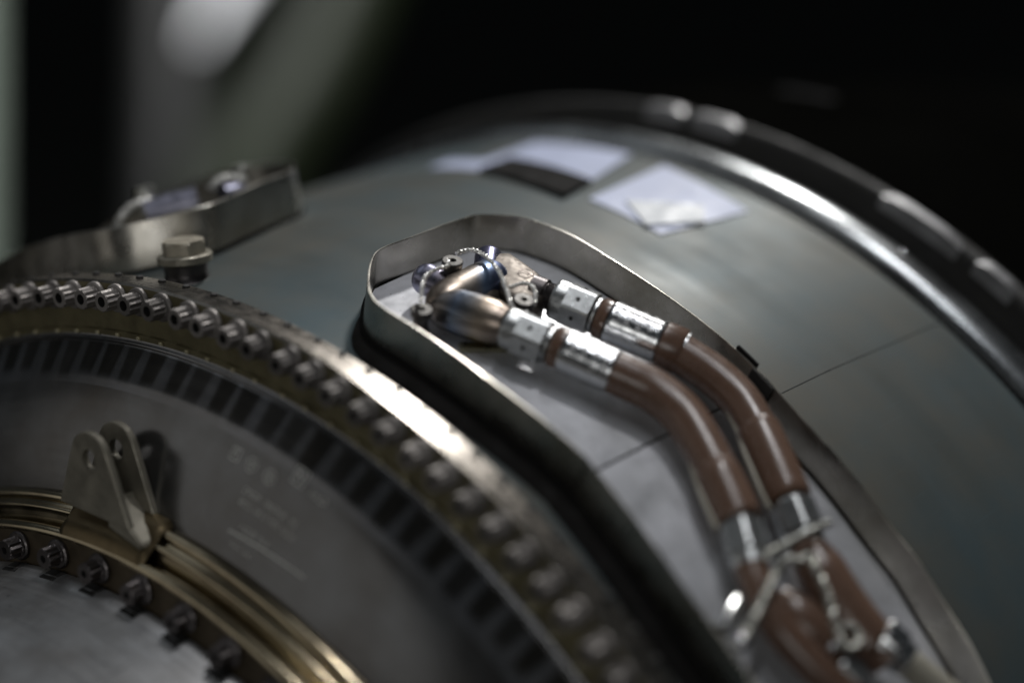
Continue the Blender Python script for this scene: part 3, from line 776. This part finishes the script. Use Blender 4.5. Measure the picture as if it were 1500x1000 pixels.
# lockwires
def wire(name, pts, r, pitch, label, mt='wire', n=8):
    P = catmull([at(a, b, h) for a, b, h in pts], n)
    return tag(obj(name, twisted(P, r, pitch), M[mt]), label, 'wire')
wire('lockwire', [(617, 441, .058), (618, 425, .062), (622, 408, .064), (632, 398, .064), (646, 392, .064), (655, 390, .064), (657, 384, .062), (651, 379, .062)], .0015, .0100,
     'twisted silver lockwire from the left plug up to the top plug')
wire('lockwire', [(668, 372, .062), (676, 368, .066), (690, 366, .068), (704, 370, .068), (718, 381, .068), (730, 396, .067), (738, 412, .066), (744, 430, .064), (748, 444, .060), (754, 455, .057), (764, 459, .056), (772, 458, .055)], .0015, .0100,
     'twisted silver lockwire arching from the top plug over the union to the right plug')
wire('lockwire', [(746, 421, .060), (754, 419, .060), (765, 415, .060), (777, 417, .060), (784, 426, .060), (784, 438, .058), (782, 446, .055)], .0015, .0100,
     'short twisted lockwire looping over the right plug')
# lower lockwires, out of focus
wire('lockwire', [(1216, 764, .072), (1195, 775, .072), (1165, 790, .073), (1140, 803, .072), (1122, 812, .070)], .0026, .0140, 'thick twisted wire tied across the two lower hose nuts', 'wire_dull')
wire('lockwire', [(1142, 828, .066), (1132, 850, .066), (1118, 880, .064), (1102, 912, .062), (1088, 938, .060)], .0030, .0150, 'thick twisted wire hanging down left of the lower hose bundle', 'wire_dull')
wire('lockwire', [(1186, 808, .070), (1195, 833, .070), (1210, 865, .068), (1220, 900, .066), (1228, 930, .064), (1240, 950, .062), (1257, 945, .062), (1254, 922, .062), (1236, 916, .062)], .0026, .0140, 'twisted wire running down to a loop right of the lower hose bundle', 'wire_dull')
wire('lockwire', [(1143, 826, .068), (1158, 818, .069), (1172, 822, .069), (1184, 812, .070)], .0026, .0140, 'short bent twisted wire joining both hanging wires', 'wire_dull')
pin = tag(obj('clevis_pin', rev(at(1080, 880, .05), at(1058, 922, .05) - at(1080, 880, .05), [(0, .004), (0, .0085), (.002, .010), ((at(1058, 922, .05) - at(1080, 880, .05)).length, .010), ((at(1058, 922, .05) - at(1080, 880, .05)).length, .004)], 24), M['ferrule']), 'short bright steel pin left of the hanging wires near the fence', 'pin')
bb = bmesh.new(); bmesh.ops.create_uvsphere(bb, u_segments=24, v_segments=12, radius=.0085, matrix=Matrix.Translation(at(1086, 940, .058)))
tag(obj('wire_ball', bb, M['ferrule']), 'small round steel ball end at the foot of the left hanging wire', 'ball end')
bb = bmesh.new(); bmesh.ops.create_uvsphere(bb, u_segments=24, v_segments=12, radius=.006, matrix=Matrix.Translation(at(1220, 948, .058)))
tag(obj('wire_ball', bb, M['ferrule']), 'small round steel ball end beside the wire loop', 'ball end')

# ================================================================== HEX PLUG ON THE SKIN
hx, ht = hit(274, 408, 0.0); hp = V(hx, ht, sk(hx) - .002); hu = er(ht)
hxt = thing('hex_bolt', hp, 'single hex-headed bolt on a round boss behind the flange', 'bolt')
obj('boss', rev(hp, hu, [(0, .030), (.004, .027), (.010, .0255), (.020, .027), (.022, .031)], 48), M['bolt_dark'], hxt, angle=40)
obj('washer', rev(hp + hu * .022, hu, [(0, .031), (.002, .033), (.009, .033), (.011, .031), (.0112, .02)], 48), M['bracket'], hxt, angle=40)
obj('hex_head', rev(hp + hu * .0333, hu, [(0, .0275, True), (.0125, .0275, True), (.0155, .0245), (.0158, .022)], 48, lambda a: hexmod(a + .5), up=EX), M['hexm'], hxt, angle=18)

# ================================================================== SECOND FENCE (mirror of the first)
pm = [Vector((p.x, -p.y, 0)) for p in path if p.y > -.95]
H2 = .061
f2 = thing('sheet_metal_fence', V(.25, .3, sk(.25)), 'blurred second sheet metal fence at the upper left behind the hex bolt', 'fence')
obj('fence_wall', fence_mesh(pm, .004, H2, .0035), M['fence'], f2, angle=30)
obj('base_gasket', fence_mesh(pm, -.002, .0045, .010), M['black'], f2, angle=30)
u2 = thing('pipe_union', V(.25, .2, 1.0), 'blurred violet-grey pipe union inside the far left fence', 'pipe fitting')
def U(x, th, h): return V(x, th, sk(x) + h)
M['h5'] = mat('violet_grey_metal', (.30, .30, .37), 1, .4, .2, 60)
obj('pipe_body', tube([U(.19, .24, .052), U(.215, .222, .053), (U(.24, .20, .052))], .020, 28), M['h5'], u2)
obj('pipe_body', tube([U(.265, .18, .050), U(.29, .172, .050)], .018, 28), M['h5'], u2)
obj('plug_head', rev(U(.22, .27, .05), er(.25), [(0, .012), (.02, .012), (.026, .014), (.034, .011)], 24), M['wire_dull'], u2)
obj('plug_head', rev(U(.30, .18, .06), er(.18), [(0, .012), (.012, .010), (.016, .012), (.02, .010)], 24), M['wire_dull'], u2)
def wire3(pts, label):
    P = catmull([U(*q) for q in pts], 8); return tag(obj('lockwire', twisted(P, .0028, .02), M['wire']), label, 'wire')
wire3([(.165, .27, .050), (.170, .262, .062), (.182, .252, .070), (.195, .240, .071), (.205, .228, .062)], 'blurred lockwire arch left on the far union')
wire3([(.255, .190, .064), (.262, .180, .073), (.272, .170, .072), (.285, .160, .064)], 'blurred lockwire right on the far union')

# ================================================================== PATCHES ON THE SKIN
def patch(corners, lift, m, name, label, cat, n=10, thick=.0012, mapf=None):
    bm = bmesh.new(); rows = []
    a, b, c, d = corners     # (x, th)
    for i in range(n + 1):
        u = i / n; row = []
        for j in range(n + 1):
            v = j / n
            x = (a[0]*(1-u)+b[0]*u)*(1-v) + (d[0]*(1-u)+c[0]*u)*v; th = (a[1]*(1-u)+b[1]*u)*(1-v) + (d[1]*(1-u)+c[1]*u)*v
            row.append(V(x, th, sk(x) + lift + thick))
        rows.append(row)
    loft(bm, rows, False)
    ex = bmesh.ops.extrude_face_region(bm, geom=bm.faces[:])
    for v in [v for v in ex['geom'] if isinstance(v, bmesh.types.BMVert)]: v.co -= Vector((0, v.co.y, v.co.z)).normalized() * (thick + lift * .5)
    return tag(obj(name, bm, m, smooth=True, angle=30), label, cat)
patch([(.648, .100), (.783, .118), (.783, -.045), (.640, -.088)], .0006, M['patch'], 'paper_patch', 'larger pale lavender square patch on the skin, farthest from the fence', 'patch')
patch([(.590, -.128), (.775, -.104), (.742, -.262), (.578, -.250)], .0006, M['patch'], 'paper_patch', 'pale lavender square patch beside the polished hoop, nearer the fence', 'patch')
patch([hit(915, 299), hit(1030, 306), hit(1031, 330), hit(945, 334)], .0042, M['glare_white'], 'glare_patch', 'small white patch painted for the glare on the lower corner of the lavender patch', 'patch')  # glare on the patch corner, painted as a white sheet
patch([(.600, .150), (.655, .160), (.655, .060), (.600, .055)], .0006, M['patch'], 'paper_patch', 'small pale lavender patch left of the black pad', 'patch')
patch([(.590, .052), (.665, .062), (.640, -.092), (.565, -.108)], .0030, M['black'], 'rubber_pad', 'black curved rubber pad between the lavender patches', 'pad', thick=.004)

patch([(1.17, .01), (1.22, .01), (1.22, -.08), (1.17, -.08)], .012, mat('cover_paint', (.010, .010, .011), 0, .8, spec=.05), 'cover_plate', 'faint dull grey cover plate on the black cowl at the top right', 'cover plate')
M['lap'] = mat('lap_metal', (.062, .078, .084), .18, .54, .25, 12, tint=(.075, .068, .056), spec=.2)
def lap(x0, x1, t0, t1, lift=.0006):
    bm = bmesh.new(); n = 24
    for a_, b_, h_ in ((t0, t1, lift),):
        loft(bm, [[V(x0 + (x1 - x0) * i / n, t, sk(x0 + (x1 - x0) * i / n) + hh) for t, hh in ((a_, -.001), (a_ + .0012, h_), (b_ - .0012, h_), (b_, -.001))] for i in range(n + 1)], False)
    obj('lap_strip', bm, M['lap'], eng, angle=60)
lx = hit(1330, 492)[1]
lap(.43, .785, lx - .0008, lx + .0008)
# ================================================================== BITS ON THE REAR RIM
for k, (x, th, w_) in enumerate([(.890, -.415, .12), (.890, -.53, .06), (.888, -.02, .06), (.888, -.10, .07), (.890, -.64, .07)]):
    b = bmesh.new(); rows = []
    for i in range(9):
        t_ = th + w_ * (i / 8 - .5)
        e_ = .005 * (1 - (2 * i / 8 - 1) ** 4)
        rows.append([V(x - .004, t_, 1.068), V(x - .002, t_, 1.084 + e_), V(x + .010, t_, 1.087 + e_), V(x + .018, t_, 1.083 + e_), V(x + .020, t_, 1.068)])
    loft(b, rows, False, False, False)
    lab = ['bright clip on the rear rim right of the hoop glare', 'bright clip on the rear rim below the first one', 'bright clip at the top of the rear rim above the patches', 'bright clip on the rear rim just right of the topmost one', 'lowest bright clip on the rear rim near the right edge'][k]
    tag(obj('rim_clip', b, M['clip'], angle=40), lab, 'clip', 'clips on the rear rim')
for k, (px, py) in enumerate([(1322, 371)]):
    x_, t_ = hit(px, py, 0, lambda x: 1.058)
    b = bmesh.new(); bmesh.ops.create_uvsphere(b, u_segments=20, v_segments=12, radius=.005, matrix=Matrix.Translation(V(x_, t_, 1.057)))
    tag(obj('rivet', b, M['ferrule']), ['bright round rivet on the upper edge of the polished hoop', 'dim round rivet on the lower edge of the hoop, upper of two', 'dim round rivet on the lower edge of the hoop, lower of two'][k], 'rivet')

# ================================================================== BACKGROUND (far out of focus)
def bgpt(px, py, z):
    d = RM.transposed() @ Vector(((px - 750) / FPX, (py - 500) / FPX, 1.0)); return CAM + d * z
m_green = mat('olive_paint', (.0075, .0115, .0035), 0, .5, .2, 3)
m_highlight = mat('highlight_white', (.75, .76, .78), 0, .5, .1, 3)
m_grey = mat('grey_paint', (.015, .0155, .015), 0, .55, .2, 3)
m_dgrey = mat('dark_grey_paint', (.022, .023, .023), 0, .6, .2, 3)
m_pale = mat('pale_green_paint', (.26, .31, .26), 0, .6, .1, 3)
def post(name, pts, r, m, label, cat):
    return tag(obj(name, tube(catmull(pts, 8), r, 32), m), label, cat)
post('support_beam', [bgpt(600, -260, 11), bgpt(455, 80, 11), bgpt(350, 280, 11), bgpt(250, 600, 11), bgpt(200, 900, 11)], .26, m_green, 'blurred olive green curved beam in the dark background', 'beam')
post('highlight_fin', [bgpt(450, -260, 10.2), bgpt(378, -90, 10.2), bgpt(290, 60, 10.2)], [.13 * (1 - i / 17) + .01 for i in range(17)], m_highlight, 'blurred white tapering fin painted as a highlight at the top of the background', 'fin')  # white fin stands in for a highlight beside the green beam
post('pillar', [bgpt(262, -200, 12), bgpt(252, 300, 12), bgpt(245, 800, 12)], .16, m_grey, 'blurred dark grey pillar left of the green beam', 'pillar')
post('door_frame', [bgpt(-66, -200, 12), bgpt(-66, 300, 12), bgpt(-70, 900, 12)], .15, m_pale, 'blurred pale green door frame at the left edge', 'door frame')
bl = area('fin_fill', (-.5, -.45, .75), 1.6, 0.5, 60, (1, 1, 1), target=bgpt(330, 20, 10.3) * S)  # unseen lamp added only to light the white fin
